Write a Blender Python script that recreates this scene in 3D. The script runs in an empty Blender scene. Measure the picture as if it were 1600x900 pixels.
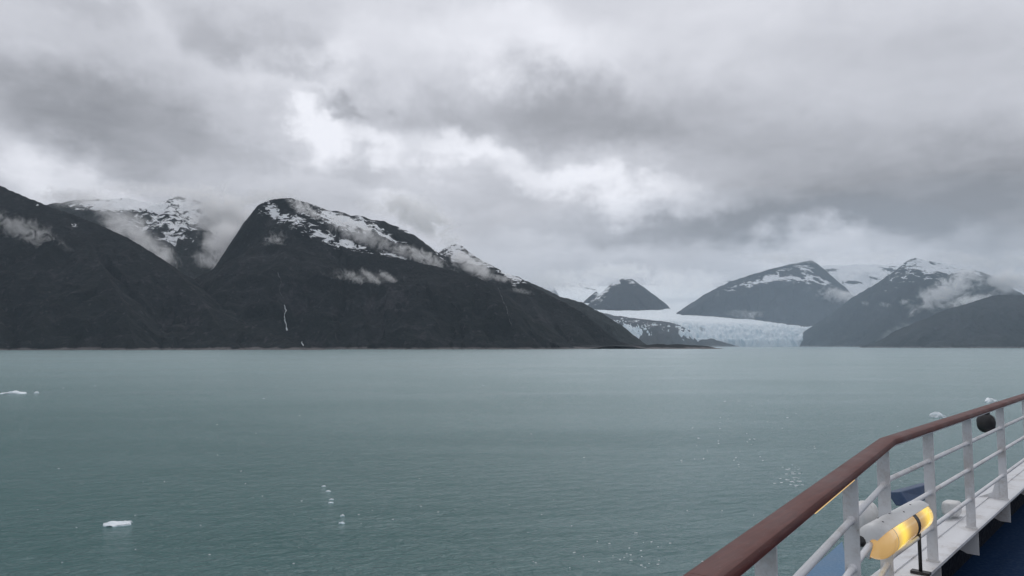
import bpy, bmesh, math, random
import numpy as np
from mathutils import Vector, Matrix
R = math.radians
random.seed(7)
scene = bpy.context.scene
COL = scene.collection

# ------------------------------------------------------------------ camera
F = 1155.0                       # focal length in pixels of the 1600 px wide photograph
HC = 26.0                        # height of the lens above the water
PITCH = math.atan(88.0 / F)      # the sea horizon lies 88 px below the middle
cam_d = bpy.data.cameras.new('Camera')
cam_d.sensor_width = 36.0
cam_d.lens = 36.0 * F / 1600.0
cam_d.clip_start = 0.05
cam_d.clip_end = 80000
cam = bpy.data.objects.new('Camera', cam_d)
cam.location = (0, 0, HC)
cam.rotation_euler = (math.pi / 2 + PITCH, 0, 0)
COL.objects.link(cam)
scene.camera = cam

# ------------------------------------------------------------------ colour management, sampling
vs = scene.view_settings
vs.view_transform = 'Standard'
vs.look = 'None'
vs.exposure = 0.0
vs.gamma = 1.0
vs.use_curve_mapping = False
scene.render.engine = 'CYCLES'
cy = scene.cycles
cy.use_denoising = True
cy.max_bounces = 8
cy.volume_bounces = 6
cy.transparent_max_bounces = 16
cy.sample_clamp_indirect = 4.0
cy.caustics_reflective = False
cy.caustics_refractive = False
cy.volume_step_rate = 1.0
cy.volume_max_steps = 256

CP, SP = math.cos(PITCH), math.sin(PITCH)
def ray(px, py):
    r = (px - 800.0) / F
    u = (450.0 - py) / F
    return (r, CP - u * SP, SP + u * CP)
def at(px, py, Y):
    d = ray(px, py); k = Y / d[1]
    return (d[0] * k, Y, HC + d[2] * k)
def at_z(px, py, z):
    d = ray(px, py); k = (z - HC) / d[2]
    return (d[0] * k, d[1] * k, z)
def azel(px, py):
    d = ray(px, py)
    return math.degrees(math.atan2(d[0], d[1])), math.degrees(math.atan2(d[2], math.hypot(d[0], d[1])))

# ------------------------------------------------------------------ node helpers
class NT:
    def __init__(s, tree):
        s.t = tree; s.n = tree.nodes; s.l = tree.links
    def new(s, typ, **kw):
        n = s.n.new(typ)
        for k, v in kw.items():
            setattr(n, k, v)
        return n
    def put(s, sock, v):
        if isinstance(v, bpy.types.NodeSocket):
            s.l.new(v, sock)
        elif v is not None:
            sock.default_value = v
    def m(s, op, a, b=None, c=None, clamp=False):
        n = s.new('ShaderNodeMath', operation=op, use_clamp=clamp)
        for i, v in enumerate((a, b, c)):
            if v is not None:
                s.put(n.inputs[i], v)
        return n.outputs[0]
    def vm(s, op, a, b=None):
        n = s.new('ShaderNodeVectorMath', operation=op)
        s.put(n.inputs[0], a)
        if b is not None:
            s.put(n.inputs[3] if op == 'SCALE' else n.inputs[1], b)
        return n.outputs['Value'] if op in ('LENGTH', 'DOT_PRODUCT') else n.outputs[0]
    def noise(s, vec, scale, detail=4.0, rough=0.5, dist=0.0, color=False):
        n = s.new('ShaderNodeTexNoise')
        s.put(n.inputs['Vector'], vec)
        n.inputs['Scale'].default_value = scale
        n.inputs['Detail'].default_value = detail
        n.inputs['Roughness'].default_value = rough
        n.inputs['Distortion'].default_value = dist
        return n.outputs['Color' if color else 0]
    def ramp(s, v, a, b, lo=0.0, hi=1.0):
        n = s.new('ShaderNodeMapRange', interpolation_type='SMOOTHSTEP')
        s.put(n.inputs[0], v)
        for i, q in enumerate((a, b, lo, hi)):
            s.put(n.inputs[i + 1], q)
        return n.outputs[0]
    def mix(s, f, a, b):
        n = s.new('ShaderNodeMix', data_type='RGBA')
        s.put(n.inputs['Factor'], f)
        A = [i for i in n.inputs if i.name == 'A' and i.type == 'RGBA'][0]
        B = [i for i in n.inputs if i.name == 'B' and i.type == 'RGBA'][0]
        s.put(A, a if not isinstance(a, tuple) else (*a, 1)[:4])
        s.put(B, b if not isinstance(b, tuple) else (*b, 1)[:4])
        return [o for o in n.outputs if o.type == 'RGBA'][0]
    def sep(s, v):
        n = s.new('ShaderNodeSeparateXYZ'); s.put(n.inputs[0], v); return n.outputs
    def comb(s, x=0.0, y=0.0, z=0.0):
        n = s.new('ShaderNodeCombineXYZ')
        for i, v in enumerate((x, y, z)):
            s.put(n.inputs[i], v)
        return n.outputs[0]

# ------------------------------------------------------------------ world: overcast cloud deck over a daylight sky
SUN_EL, SUN_AZ = R(52), R(12)          # azimuth measured from +Y towards +X
world = bpy.data.worlds.new('World')
scene.world = world
world.use_nodes = True
w = NT(world.node_tree)
w.n.clear()
wout = w.new('ShaderNodeOutputWorld')
tc = w.new('ShaderNodeTexCoord')
D = w.vm('NORMALIZE', tc.outputs['Generated'])
dx, dy, dz = w.sep(D)
az = w.m('MULTIPLY', w.m('ARCTAN2', dx, dy), 57.29578)
el = w.m('MULTIPLY', w.m('ARCSINE', dz), 57.29578)
zc = w.m('ADD', w.m('MAXIMUM', dz, 0.0), 0.16)
lay = w.comb(w.m('DIVIDE', dx, zc), w.m('DIVIDE', dy, zc), w.m('MULTIPLY', dz, 0.6))   # the deck seen in perspective
wr = w.noise(lay, 1.5, 6.0, 0.55, 0.0, color=True)
wr2 = w.noise(D, 9.0, 7.0, 0.6, 0.0, color=True)
wv = w.vm('SUBTRACT', wr, (0.5, 0.5, 0.5)); wv2 = w.vm('SUBTRACT', wr2, (0.5, 0.5, 0.5))
a1, b1, _ = w.sep(wv); a2, b2, _ = w.sep(wv2)
azw = w.m('ADD', az, w.m('ADD', w.m('MULTIPLY', a1, 10.0), w.m('MULTIPLY', a2, 12.0)))
elw = w.m('ADD', el, w.m('ADD', w.m('MULTIPLY', b1, 6.0), w.m('MULTIPLY', b2, 8.0)))
# cloud masses: (px, py, half width px, half height px, tilt, radiance)
CLOUDS = [
    (1300, 120, 380, 110, 0, -.07), (560, 330, 260, 30, 8, -.03),
    (500, 180, 38, 80, 24, .26), (455, 95, 85, 30, -12, .15), (600, 232, 85, 20, 28, .18), (735, 240, 80, 24, 8, .25),
    (820, 65, 140, 55, 0, .16), (610, 70, 110, 60, 0, .09), (30, 265, 75, 42, 38, .17), (165, 292, 90, 26, 8, .15),
    (650, 335, 85, 40, 22, .16), (880, 292, 170, 22, 2, .15), (1320, 392, 170, 32, -4, .17), (1010, 300, 150, 24, 4, .10),
    (250, 45, 90, 30, 20, .05), (1180, 40, 260, 60, 0, .05), (930, 405, 150, 30, 0, .06), (420, 285, 150, 24, 4, .05),
    (225, 195, 230, 62, 14, -.17), (60, 150, 160, 40, 10, -.08), (390, 50, 110, 42, 14, -.12), (880, 165, 190, 62, 4, -.19),
    (1380, 285, 330, 70, -3, -.16), (1120, 345, 230, 34, -2, -.14), (1560, 340, 130, 90, 0, -.06), (740, 305, 120, 30, 12, -.06),
    (540, 150, 42, 14, 20, -.17), (500, 100, 50, 16, 10, -.13), (690, 200, 110, 30, 20, -.10), (560, 265, 150, 22, 6, -.06),
    (130, 22, 130, 26, 10, -.09), (1000, 215, 160, 34, 0, -.07), (1260, 200, 120, 30, 0, -.04), (840, 375, 90, 20, 0, -.03),
]
L = None
base = w.ramp(el, 2.0, 24.0, 0.44, 0.52)
n1 = w.noise(lay, 0.55, 5.0, 0.5, 0.3)
n2 = w.noise(lay, 2.6, 6.0, 0.55, 0.2)
L = w.m('ADD', base, w.m('MULTIPLY', w.m('SUBTRACT', n1, 0.5), 0.34))
L = w.m('ADD', L, w.m('MULTIPLY', w.m('SUBTRACT', n2, 0.5), 0.15))
n3 = w.noise(lay, 6.5, 6.0, 0.6, 0.8)
L = w.m('ADD', L, w.m('MULTIPLY', w.m('SUBTRACT', n3, 0.5), 0.085))
for (px, py, rx, ry, tilt, amp) in CLOUDS:
    a0, e0 = azel(px, py)
    kx = 57.29578 / F * math.cos(R(a0)) ** 2
    ky = 57.29578 / F
    t = R(tilt); c, s_ = math.cos(t), math.sin(t)
    ua = w.m('SUBTRACT', azw, a0); ub = w.m('SUBTRACT', e0, elw)
    p = w.m('ADD', w.m('MULTIPLY', ua, c / (rx * kx)), w.m('MULTIPLY', ub, s_ / (rx * kx)))
    q = w.m('ADD', w.m('MULTIPLY', ua, -s_ / (ry * ky)), w.m('MULTIPLY', ub, c / (ry * ky)))
    r2 = w.m('ADD', w.m('MULTIPLY', p, p), w.m('MULTIPLY', q, q))
    g = w.m('POWER', 2.71828, w.m('MULTIPLY', w.m('POWER', r2, 1.35), -1.0))
    L = w.m('MULTIPLY_ADD', g, amp * (1.0 if amp > 0 else 1.15), L)
L = w.m('MULTIPLY', w.m('MINIMUM', w.m('MAXIMUM', L, 0.20), 0.73), 1.34)
ccol = w.mix(w.ramp(L, 0.5, 1.0), (0.955, 0.972, 1.055), (0.975, 0.985, 1.05))
cvec = w.new('ShaderNodeVectorMath', operation='SCALE')
w.l.new(ccol, cvec.inputs[0]); w.l.new(L, cvec.inputs[3])
bgc = w.new('ShaderNodeBackground'); w.l.new(cvec.outputs[0], bgc.inputs[0]); bgc.inputs[1].default_value = 1.0
sky = w.new('ShaderNodeTexSky', sky_type='NISHITA')
sky.sun_disc = False
sky.sun_elevation = SUN_EL
sky.sun_rotation = SUN_AZ
bgs = w.new('ShaderNodeBackground'); w.l.new(sky.outputs[0], bgs.inputs[0]); bgs.inputs[1].default_value = 0.06
mx = w.new('ShaderNodeMixShader'); mx.inputs[0].default_value = 0.96
w.l.new(bgs.outputs[0], mx.inputs[1]); w.l.new(bgc.outputs[0], mx.inputs[2])
w.l.new(mx.outputs[0], wout.inputs[0])
world.cycles.sampling_method = 'MANUAL'
world.cycles.sample_map_resolution = 512

sun_d = bpy.data.lights.new('sun', 'SUN')
sun_d.energy = 0.75
sun_d.angle = R(30)
sun_d.color = (1.0, 0.98, 0.95)
sun = bpy.data.objects.new('sun', sun_d)
sd = Vector((math.sin(SUN_AZ) * math.cos(SUN_EL), math.cos(SUN_AZ) * math.cos(SUN_EL), math.sin(SUN_EL)))
sun.rotation_euler = (-sd).to_track_quat('-Z', 'Y').to_euler()
sun.location = (0, 0, 3000)
COL.objects.link(sun)

# ------------------------------------------------------------------ object helpers
def tag(o, label=None, cat=None, group=None, kind=None):
    if label: o['label'] = label
    if cat: o['category'] = cat
    if group: o['group'] = group
    if kind: o['kind'] = kind
    return o
def link(name, me, mat=None, parent=None):
    o = bpy.data.objects.new(name, me)
    if mat is not None: me.materials.append(mat)
    COL.objects.link(o)
    if parent is not None: o.parent = parent
    return o
def from_bm(name, bm, mat=None, parent=None, smooth=True):
    bmesh.ops.recalc_face_normals(bm, faces=bm.faces[:])
    me = bpy.data.meshes.new(name)
    bm.to_mesh(me); bm.free()
    if smooth:
        me.shade_smooth()
    return link(name, me, mat, parent)
def empty(name, loc):
    o = bpy.data.objects.new(name, None); o.location = loc; COL.objects.link(o); return o
def material(name):
    m = bpy.data.materials.new(name); m.use_nodes = True
    t = NT(m.node_tree); t.n.clear()
    out = t.new('ShaderNodeOutputMaterial')
    return m, t, out
def principled(t, out):
    b = t.new('ShaderNodeBsdfPrincipled'); t.l.new(b.outputs[0], out.inputs[0]); return b
def bump(t, h, strength=1.0, dist=1.0):
    n = t.new('ShaderNodeBump'); n.inputs['Strength'].default_value = strength
    n.inputs['Distance'].default_value = dist; t.l.new(h, n.inputs['Height']); return n.outputs[0]

# ------------------------------------------------------------------ numpy noise
_rng = np.random.RandomState(11)
_perm = _rng.permutation(512)
_ang = _rng.rand(512) * 2 * np.pi
_gx, _gy = np.cos(_ang), np.sin(_ang)
def perlin(x, y, seed=0):
    xi = np.floor(x).astype(np.int64); yi = np.floor(y).astype(np.int64)
    xf = x - xi; yf = y - yi
    def g(ix, iy, fx, fy):
        h = _perm[(_perm[(ix + seed * 37) % 512] + iy) % 512]
        return _gx[h] * fx + _gy[h] * fy
    u = xf * xf * xf * (xf * (xf * 6 - 15) + 10); v = yf * yf * yf * (yf * (yf * 6 - 15) + 10)
    a = g(xi, yi, xf, yf); b = g(xi + 1, yi, xf - 1, yf)
    c = g(xi, yi + 1, xf, yf - 1); d = g(xi + 1, yi + 1, xf - 1, yf - 1)
    return 1.5 * ((a * (1 - u) + b * u) * (1 - v) + (c * (1 - u) + d * u) * v)
def fbm(x, y, seed=0, oct=5, gain=0.5):
    s = 0; a = 1.0
    for i in range(oct):
        s = s + a * perlin(x, y, seed + i); x = x * 2.03 + 13.7; y = y * 2.03 + 7.1; a *= gain
    return s
def ridged(x, y, seed=0, oct=4, gain=0.5):
    s = 0; a = 1.0
    for i in range(oct):
        s = s + a * (1 - 2 * np.abs(perlin(x, y, seed + i))); x = x * 2.03 + 5.3; y = y * 2.03 + 1.9; a *= gain
    return s
def sstep(a, b, x):
    t = np.clip((x - a) / (b - a), 0, 1); return t * t * (3 - 2 * t)
def project(X, Y, Z):
    Zr = Z - HC
    fwd = Y * CP + Zr * SP; up = -Y * SP + Zr * CP
    return 800 + F * X / fwd, 450 - F * up / fwd

def grid_mesh(name, X, Y, Z, keep, attrs, mat):
    ny, nx = X.shape
    idx = np.arange(nx * ny).reshape(ny, nx)
    cell = keep[:-1, :-1] | keep[1:, :-1] | keep[:-1, 1:] | keep[1:, 1:]
    q = np.stack([idx[:-1, :-1], idx[:-1, 1:], idx[1:, 1:], idx[1:, :-1]], -1)[cell]
    used = np.unique(q); remap = -np.ones(nx * ny, np.int64); remap[used] = np.arange(len(used))
    q = remap[q]
    co = np.stack([X, Y, Z], -1).reshape(-1, 3)[used]
    me = bpy.data.meshes.new(name)
    me.vertices.add(len(co)); me.vertices.foreach_set('co', co.astype(np.float32).ravel())
    me.loops.add(q.size); me.loops.foreach_set('vertex_index', q.astype(np.int32).ravel())
    me.polygons.add(len(q)); me.polygons.foreach_set('loop_start', np.arange(0, q.size, 4, dtype=np.int32))
    me.polygons.foreach_set('loop_total', np.full(len(q), 4, np.int32))
    me.update(calc_edges=True)
    for k, v in attrs.items():
        a = me.attributes.new(k, 'FLOAT', 'POINT'); a.data.foreach_set('value', v.ravel()[used].astype(np.float32))
    me.shade_smooth()
    return link(name, me, mat)

def seg_field(P, X, Y, s):
    """upper envelope of roofs falling off both sides of a 3-D polyline; also distance and arc length"""
    best = np.full(X.shape, -1e9); dist = np.zeros(X.shape); arc = np.zeros(X.shape); L0 = 0.0
    for (x0, y0, z0), (x1, y1, z1) in zip(P[:-1], P[1:]):
        ex, ey = x1 - x0, y1 - y0; l2 = ex * ex + ey * ey; l = math.sqrt(l2)
        t = np.clip(((X - x0) * ex + (Y - y0) * ey) / l2, 0, 1)
        d = np.hypot(X - x0 - t * ex, Y - y0 - t * ey)
        h = z0 + (z1 - z0) * t - s * d
        k = h > best
        best = np.where(k, h, best); dist = np.where(k, d, dist); arc = np.where(k, L0 + t * l, arc)
        L0 += l
    return best, dist, arc

FIELDS = {}
def mountain(name, ridges, mat, res, seed=0, gully=28.0, gl=130.0, rough=7.0, snow=(), snow_line=(9e9, 1.0), xpad=(0, 0), ypad=(0, 0), label=None, warp=45.0, floor=-14.0):
    """ridges: list of (slope, [(px, py, depth), ...])"""
    RP = []
    for s, pts in ridges:
        P = [at(*p) for p in pts]
        # refine the crest line
        Q = []
        for a, b in zip(P[:-1], P[1:]):
            for i in range(3):
                f = i / 3.0; Q.append(tuple(a[k] + (b[k] - a[k]) * f for k in range(3)))
        Q.append(P[-1]); RP.append((s, Q))
    xs = [p[0] for _, P in RP for p in P]; ys = [p[1] for _, P in RP for p in P]
    reach = max(p[2] / s for s, P in RP for p in P)
    x0, x1 = min(xs) - min(reach, 900) - xpad[0], max(xs) + min(reach, 900) + xpad[1]
    y0, y1 = min(ys) - reach - 60 - ypad[0], max(ys) + 420 + ypad[1]
    X, Y = np.meshgrid(np.arange(x0, x1, res), np.arange(y0, y1, res))
    def env(X, Y):
        b = None
        for s, P in RP:
            h, d, a = seg_field(P, X, Y, s)
            if b is None: b, dd, aa = h, d, a
            else:
                k = h > b; b = np.where(k, h, b); dd = np.where(k, d, dd); aa = np.where(k, a, aa)
        return b, dd, aa
    h, d, a = env(X, Y)
    sc = res / 8.0
    k = sstep(20 * sc, 320 * sc, d)
    Xw = X + warp * sc * k * fbm(X / (300 * sc), Y / (300 * sc), seed, 3)
    Yw = Y + warp * sc * k * fbm(X / (300 * sc) + 9, Y / (300 * sc) + 4, seed + 5, 3)
    h, d, a = env(Xw, Yw)
    k = sstep(10 * sc, 260 * sc, d)
    g = ridged(a / (gl * sc) + 0.35 * fbm(X / (200 * sc), Y / (200 * sc), seed + 3, 2), d / (900 * sc), seed + 9, 4)
    h = h + 1.35 * gully * sc * k * (g - 0.7)
    h = h + rough * sc * (0.5 + 0.5 * k) * fbm(X / (70 * sc), Y / (70 * sc), seed + 20, 5, 0.55)
    h = h + 26 * sc * k * fbm(X / (420 * sc), Y / (420 * sc), seed + 30, 3)
    # foot of the slope eases into the shore
    h = np.where(h < 40, np.where(h > -60, 40 - (40 - h) * (0.55 + 0.0045 * (40 - h)), h), h)
    px, py = project(X, Y, h)
    sn = sstep(snow_line[0] - snow_line[1], snow_line[0] + snow_line[1], h) * 0.9
    for (cx, cy_, rx, ry, tilt, amp) in snow:
        t = R(tilt); c, s_ = math.cos(t), math.sin(t)
        u = ((px - cx) * c + (py - cy_) * s_) / rx; v = (-(px - cx) * s_ + (py - cy_) * c) / ry
        sn = sn + amp * np.exp(-(u * u + v * v))
    o = grid_mesh(name, X, Y, h, h > floor, {'snow': sn, 'gully': k * (0.75 - g)}, mat)
    tag(o, label, kind='structure')
    FIELDS.setdefault(label or name, (x0, y0, res, h))
    return o
def on_field(key, px, py, y_from, y_to, step=6.0):
    """first hit of the pixel's ray with a mountain"""
    x0, y0, res, h = FIELDS[key]
    d = ray(px, py)
    for Yv in np.arange(y_from, y_to, step):
        k = Yv / d[1]; x = d[0] * k; z = HC + d[2] * k
        i = int((Yv - y0) / res); j = int((x - x0) / res)
        if 0 <= i < h.shape[0] and 0 <= j < h.shape[1] and h[i, j] >= z:
            return (x, Yv, z)
    return None

# ------------------------------------------------------------------ materials of the land
def rock_material(name, veg=(0.0095, 0.0108, 0.0125), rock=(0.054, 0.052, 0.057), scale=1.0, rock_amt=0.5, snow_hard=14.0):
    m, t, out = material(name)
    b = principled(t, out)
    b.inputs['Roughness'].default_value = 0.95
    b.inputs['Specular IOR Level'].default_value = 0.15
    geo = t.new('ShaderNodeNewGeometry')
    P = t.vm('SCALE', geo.outputs['Position'], 1.0 / scale)
    px, py, pz = t.sep(P)
    st = t.comb(px, py, t.m('MULTIPLY', pz, 0.45))
    big = t.noise(P, 0.0035, 5, 0.55)
    mid = t.noise(st, 0.018, 6, 0.65, 0.4)
    fine = t.noise(P, 0.075, 5, 0.65)
    k = t.ramp(t.m('ADD', t.m('MULTIPLY', mid, 0.6), t.m('MULTIPLY', big, 0.55)), 0.70 - 0.2 * rock_amt, 0.80 - 0.1 * rock_amt)
    vegc = t.mix(t.ramp(big, 0.3, 0.7), tuple(v * 0.75 for v in veg), tuple(v * 1.35 for v in veg))
    vegc = t.mix(t.ramp(fine, 0.35, 0.7), vegc, tuple(v * 1.7 for v in veg))
    rc = t.mix(t.ramp(fine, 0.3, 0.75), tuple(v * 0.6 for v in rock), tuple(v * 1.25 for v in rock))
    col = t.mix(t.m('MULTIPLY', k, 0.75), vegc, rc)
    ga = t.new('ShaderNodeAttribute', attribute_name='gully').outputs['Fac']
    gk = t.ramp(t.m('ADD', ga, t.m('MULTIPLY', t.m('SUBTRACT', mid, 0.5), 1.6)), 0.25, 0.75)
    col = t.mix(t.m('MULTIPLY', gk, 0.55), col, rc)
    green = t.ramp(t.m('ADD', t.sep(geo.outputs['Position'])[2], t.m('MULTIPLY', t.m('SUBTRACT', big, 0.5), 700.0)), 330.0, 60.0)
    col = t.mix(t.m('MULTIPLY', green, 0.35), col, t.mix(fine, tuple(a * b for a, b in zip(veg, (0.55, 0.78, 0.7))), tuple(a * b for a, b in zip(veg, (1.4, 1.8, 1.5)))))
    # bare spots of scree
    sc_ = t.ramp(t.noise(t.comb(px, py, t.m('MULTIPLY', pz, 0.22)), 0.03, 5, 0.62), 0.58, 0.70)
    col = t.mix(t.m('MULTIPLY', sc_, 0.42), col, tuple(v * 1.5 for v in rock))
    # bare rock and beach at the tide line
    z = t.sep(geo.outputs['Position'])[2]
    tide = t.ramp(t.m('ADD', z, t.m('MULTIPLY', t.m('SUBTRACT', t.noise(P, 0.012, 3), 0.5), 26.0)), 5.0, 12.0, 1.0, 0.0)
    col = t.mix(t.m('MULTIPLY', tide, 0.8), col, t.mix(fine, (0.11, 0.10, 0.10), (0.26, 0.24, 0.235)))
    at_ = t.new('ShaderNodeAttribute', attribute_name='snow')
    sv = t.noise(t.comb(t.m('ADD', px, t.m('MULTIPLY', pz, 0.5)), py, t.m('MULTIPLY', pz, 1.9)), 0.019, 7, 0.66, 0.5)
    nz = t.sep(geo.outputs['Normal'])[2]
    s = t.m('ADD', at_.outputs['Fac'], t.m('MULTIPLY', t.m('SUBTRACT', sv, 0.515), 5.0))
    s = t.m('ADD', s, t.m('MULTIPLY', t.m('SUBTRACT', nz, 0.75), 0.5))
    s = t.m('ADD', s, t.m('MULTIPLY', ga, 0.7))
    s = t.ramp(s, 0.46, 0.84)
    s = t.m('MULTIPLY', s, t.ramp(at_.outputs['Fac'], 0.08, 0.3))
    col = t.mix(s, col, (0.88, 0.90, 0.92))
    t.l.new(col, b.inputs['Base Color'])
    hgt = t.m('ADD', t.m('MULTIPLY', mid, 34.0), t.m('MULTIPLY', fine, 9.0))
    t.l.new(bump(t, hgt, 0.9, scale), b.inputs['Normal'])
    return m
M_near = rock_material('forested_rock', scale=1.0, rock_amt=0.35)
M_mid = rock_material('mountain_rock', veg=(0.018, 0.020, 0.020), rock=(0.050, 0.049, 0.052), scale=1.5, rock_amt=0.6)
M_far = rock_material('far_mountain_rock', veg=(0.020, 0.021, 0.022), rock=(0.045, 0.045, 0.048), scale=2.2, rock_amt=0.5)
M_mor = rock_material('moraine_rock', veg=(0.036, 0.034, 0.034), rock=(0.085, 0.079, 0.077), scale=1.6, rock_amt=1.2)

# ------------------------------------------------------------------ the sea
def water_material():
    """milky glacial water: silt scattered below the surface, painted paler far out to stand in for reflected sky, under a rippled skin"""
    m, t, out = material('glacial_water')
    geo = t.new('ShaderNodeNewGeometry')
    P = geo.outputs['Position']
    x, y, z = t.sep(P)
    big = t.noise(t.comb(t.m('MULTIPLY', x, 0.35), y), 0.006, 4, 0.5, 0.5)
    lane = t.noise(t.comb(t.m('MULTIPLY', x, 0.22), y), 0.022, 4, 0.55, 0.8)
    sky_sheen = t.ramp(t.m('LOGARITHM', t.m('MAXIMUM', t.m('MULTIPLY', t.m('ADD', y, t.m('MULTIPLY', x, 0.6)), t.m('ADD', 0.7, t.m('MULTIPLY', big, 0.6))), 20.0), 10.0), 1.80, 3.05)
    col = t.mix(sky_sheen, (0.052, 0.136, 0.132), (0.225, 0.335, 0.335))  # paler with distance and to the right: sky reflection painted into the colour
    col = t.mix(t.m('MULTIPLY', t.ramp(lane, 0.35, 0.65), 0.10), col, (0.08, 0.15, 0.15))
    r = R(18)
    u = t.m('ADD', t.m('MULTIPLY', x, math.cos(r)), t.m('MULTIPLY', y, math.sin(r)))
    v = t.m('ADD', t.m('MULTIPLY', x, -math.sin(r)), t.m('MULTIPLY', y, math.cos(r)))
    q = t.comb(t.m('MULTIPLY', u, 0.5), v)
    n0 = t.noise(q, 0.07, 3, 0.5, 0.3)
    n1 = t.noise(q, 0.40, 4, 0.6, 0.9)
    n2 = t.noise(t.comb(t.m('MULTIPLY', u, 0.7), v), 1.3, 4, 0.65, 0.6)
    gust = t.m('MULTIPLY', t.ramp(big, 0.35, 0.65, 0.8, 1.15), t.ramp(lane, 0.35, 0.65, 0.85, 1.15))
    h = t.m('ADD', t.m('MULTIPLY', n0, 0.7), t.m('ADD', t.m('MULTIPLY', n1, 1.05), t.m('MULTIPLY', n2, 0.42)))
    h = t.m('MULTIPLY', h, gust)
    nrm = bump(t, h, 1.0, 1.0)
    df = t.new('ShaderNodeBsdfDiffuse'); t.l.new(col, df.inputs[0]); t.l.new(nrm, df.inputs['Normal'])
    gs = t.new('ShaderNodeBsdfGlossy'); gs.inputs['Roughness'].default_value = 0.20; t.l.new(nrm, gs.inputs['Normal'])
    gs.inputs[0].default_value = (0.97, 0.98, 1.0, 1)
    fr = t.new('ShaderNodeFresnel'); fr.inputs[0].default_value = 1.36; t.l.new(nrm, fr.inputs['Normal'])
    mxs = t.new('ShaderNodeMixShader')
    t.l.new(t.m('MINIMUM', fr.outputs[0], 0.56), mxs.inputs[0])
    t.l.new(df.outputs[0], mxs.inputs[1]); t.l.new(gs.outputs[0], mxs.inputs[2])
    t.l.new(mxs.outputs[0], out.inputs[0])
    return m
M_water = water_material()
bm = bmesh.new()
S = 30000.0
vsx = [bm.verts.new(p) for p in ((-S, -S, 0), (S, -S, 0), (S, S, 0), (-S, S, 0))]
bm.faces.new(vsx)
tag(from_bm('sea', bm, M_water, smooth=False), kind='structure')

# ------------------------------------------------------------------ mountains
mountain('mountain', [
    (0.80, [(-420, 170, 4300), (-250, 200, 4350), (-120, 240, 4350), (0, 290, 4350), (60, 316, 4300), (130, 341, 4250), (200, 371, 4180), (250, 402, 4100), (285, 434, 4000), (312, 466, 3880), (335, 500, 3720), (355, 528, 3560), (375, 546, 3420)]),
    (0.55, [(285, 450, 4050), (350, 494, 3800), (400, 511, 3680), (440, 526, 3580), (476, 541, 3480), (500, 547, 3400)]),
    (0.8, [(120, 341, 4250), (150, 400, 3950), (190, 470, 3600), (210, 540, 3330)]),
    (0.8, [(-60, 268, 4350), (-40, 360, 3950), (-10, 450, 3600), (10, 540, 3300)]),
], M_near, 9.0, seed=1, label='dark forested mountain spur by the water', snow=[(55, 318, 6, 3, 20, .5), (115, 352, 8, 3, 20, .45)])
mountain('mountain', [
    (0.62, [(-40, 335, 7000), (60, 322, 7000), (120, 312, 6950), (165, 311, 6900), (200, 309, 6900), (240, 319, 6850), (278, 307, 6800), (305, 312, 6800), (345, 326, 6800), (385, 345, 6850), (430, 385, 6900)]),
    (0.75, [(278, 308, 6800), (262, 345, 6500), (270, 390, 6200), (300, 440, 5900)]),
    (0.75, [(200, 310, 6900), (215, 350, 6500), (240, 400, 6200)]),
    (0.75, [(345, 330, 6800), (330, 380, 6400), (330, 440, 6000)]),
], M_mid, 13.0, seed=4, gully=34, label='snow streaked mountain half in cloud behind the forested spur',
    snow=[(190, 320, 60, 10, 0, 1.3), (240, 320, 50, 11, 6, 1.0), (285, 316, 18, 8, 0, .5), (250, 340, 40, 18, 30, .34), (292, 352, 34, 20, -42, .75), (305, 325, 25, 12, 20, .5), (290, 378, 50, 14, 10, .26), (215, 350, 25, 12, 0, .5), (160, 322, 30, 8, 0, .8)])
mountain('mountain', [
    (1.9, [(338, 480, 5050), (352, 425, 5000), (366, 380, 4950), (380, 348, 4930), (402, 322, 4900)]),
    (1.75, [(428, 311, 4900), (455, 309, 4900), (480, 316, 4900)]),
    (0.86, [(480, 316, 4900), (496, 321, 4910), (512, 329, 4920), (530, 329, 4930), (548, 336, 4940), (566, 337, 4950), (584, 344, 4960), (600, 345, 4970), (620, 354, 4980), (636, 360, 4990), (650, 369, 5000), (676, 388, 5020), (698, 408, 5050), (722, 430, 5080), (750, 460, 5100)]),
    (0.86, [(500, 376, 4680), (545, 390, 4600), (600, 398, 4520), (650, 408, 4460), (700, 420, 4400), (745, 433, 4350), (773, 446, 4300), (792, 472, 4200), (808, 505, 4050), (826, 540, 3930)]),
    (1.7, [(402, 322, 4900), (415, 314, 4900), (430, 310, 4900)]),
    (1.25, [(406, 378, 4700), (400, 425, 4480), (398, 480, 4220), (408, 530, 3980)]),
    (0.8, [(545, 391, 4600), (540, 440, 4350), (520, 490, 4120), (510, 540, 3900)]),
    (0.8, [(660, 411, 4450), (670, 455, 4250), (668, 500, 4060), (660, 540, 3880)]),
], M_near, 9.0, seed=9, gully=26, label='broad rounded mountain with snow patches under its summit',
    snow=[(425, 325, 20, 8, 50, .75), (445, 340, 36, 8, 14, .95), (470, 330, 30, 8, 45, .5), (520, 340, 32, 12, 20, 1.05), (565, 352, 34, 9, 14, 1.15), (520, 375, 50, 6, 16, .85), (560, 390, 40, 4, 8, .7), (620, 376, 40, 5, 28, .5), (500, 362, 22, 6, 18, .5), (640, 362, 34, 3.5, 24, .7), (575, 338, 40, 3, 10, .6), (680, 392, 24, 3, 44, .6), (650, 410, 50, 4, 16, .25)])
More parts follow.
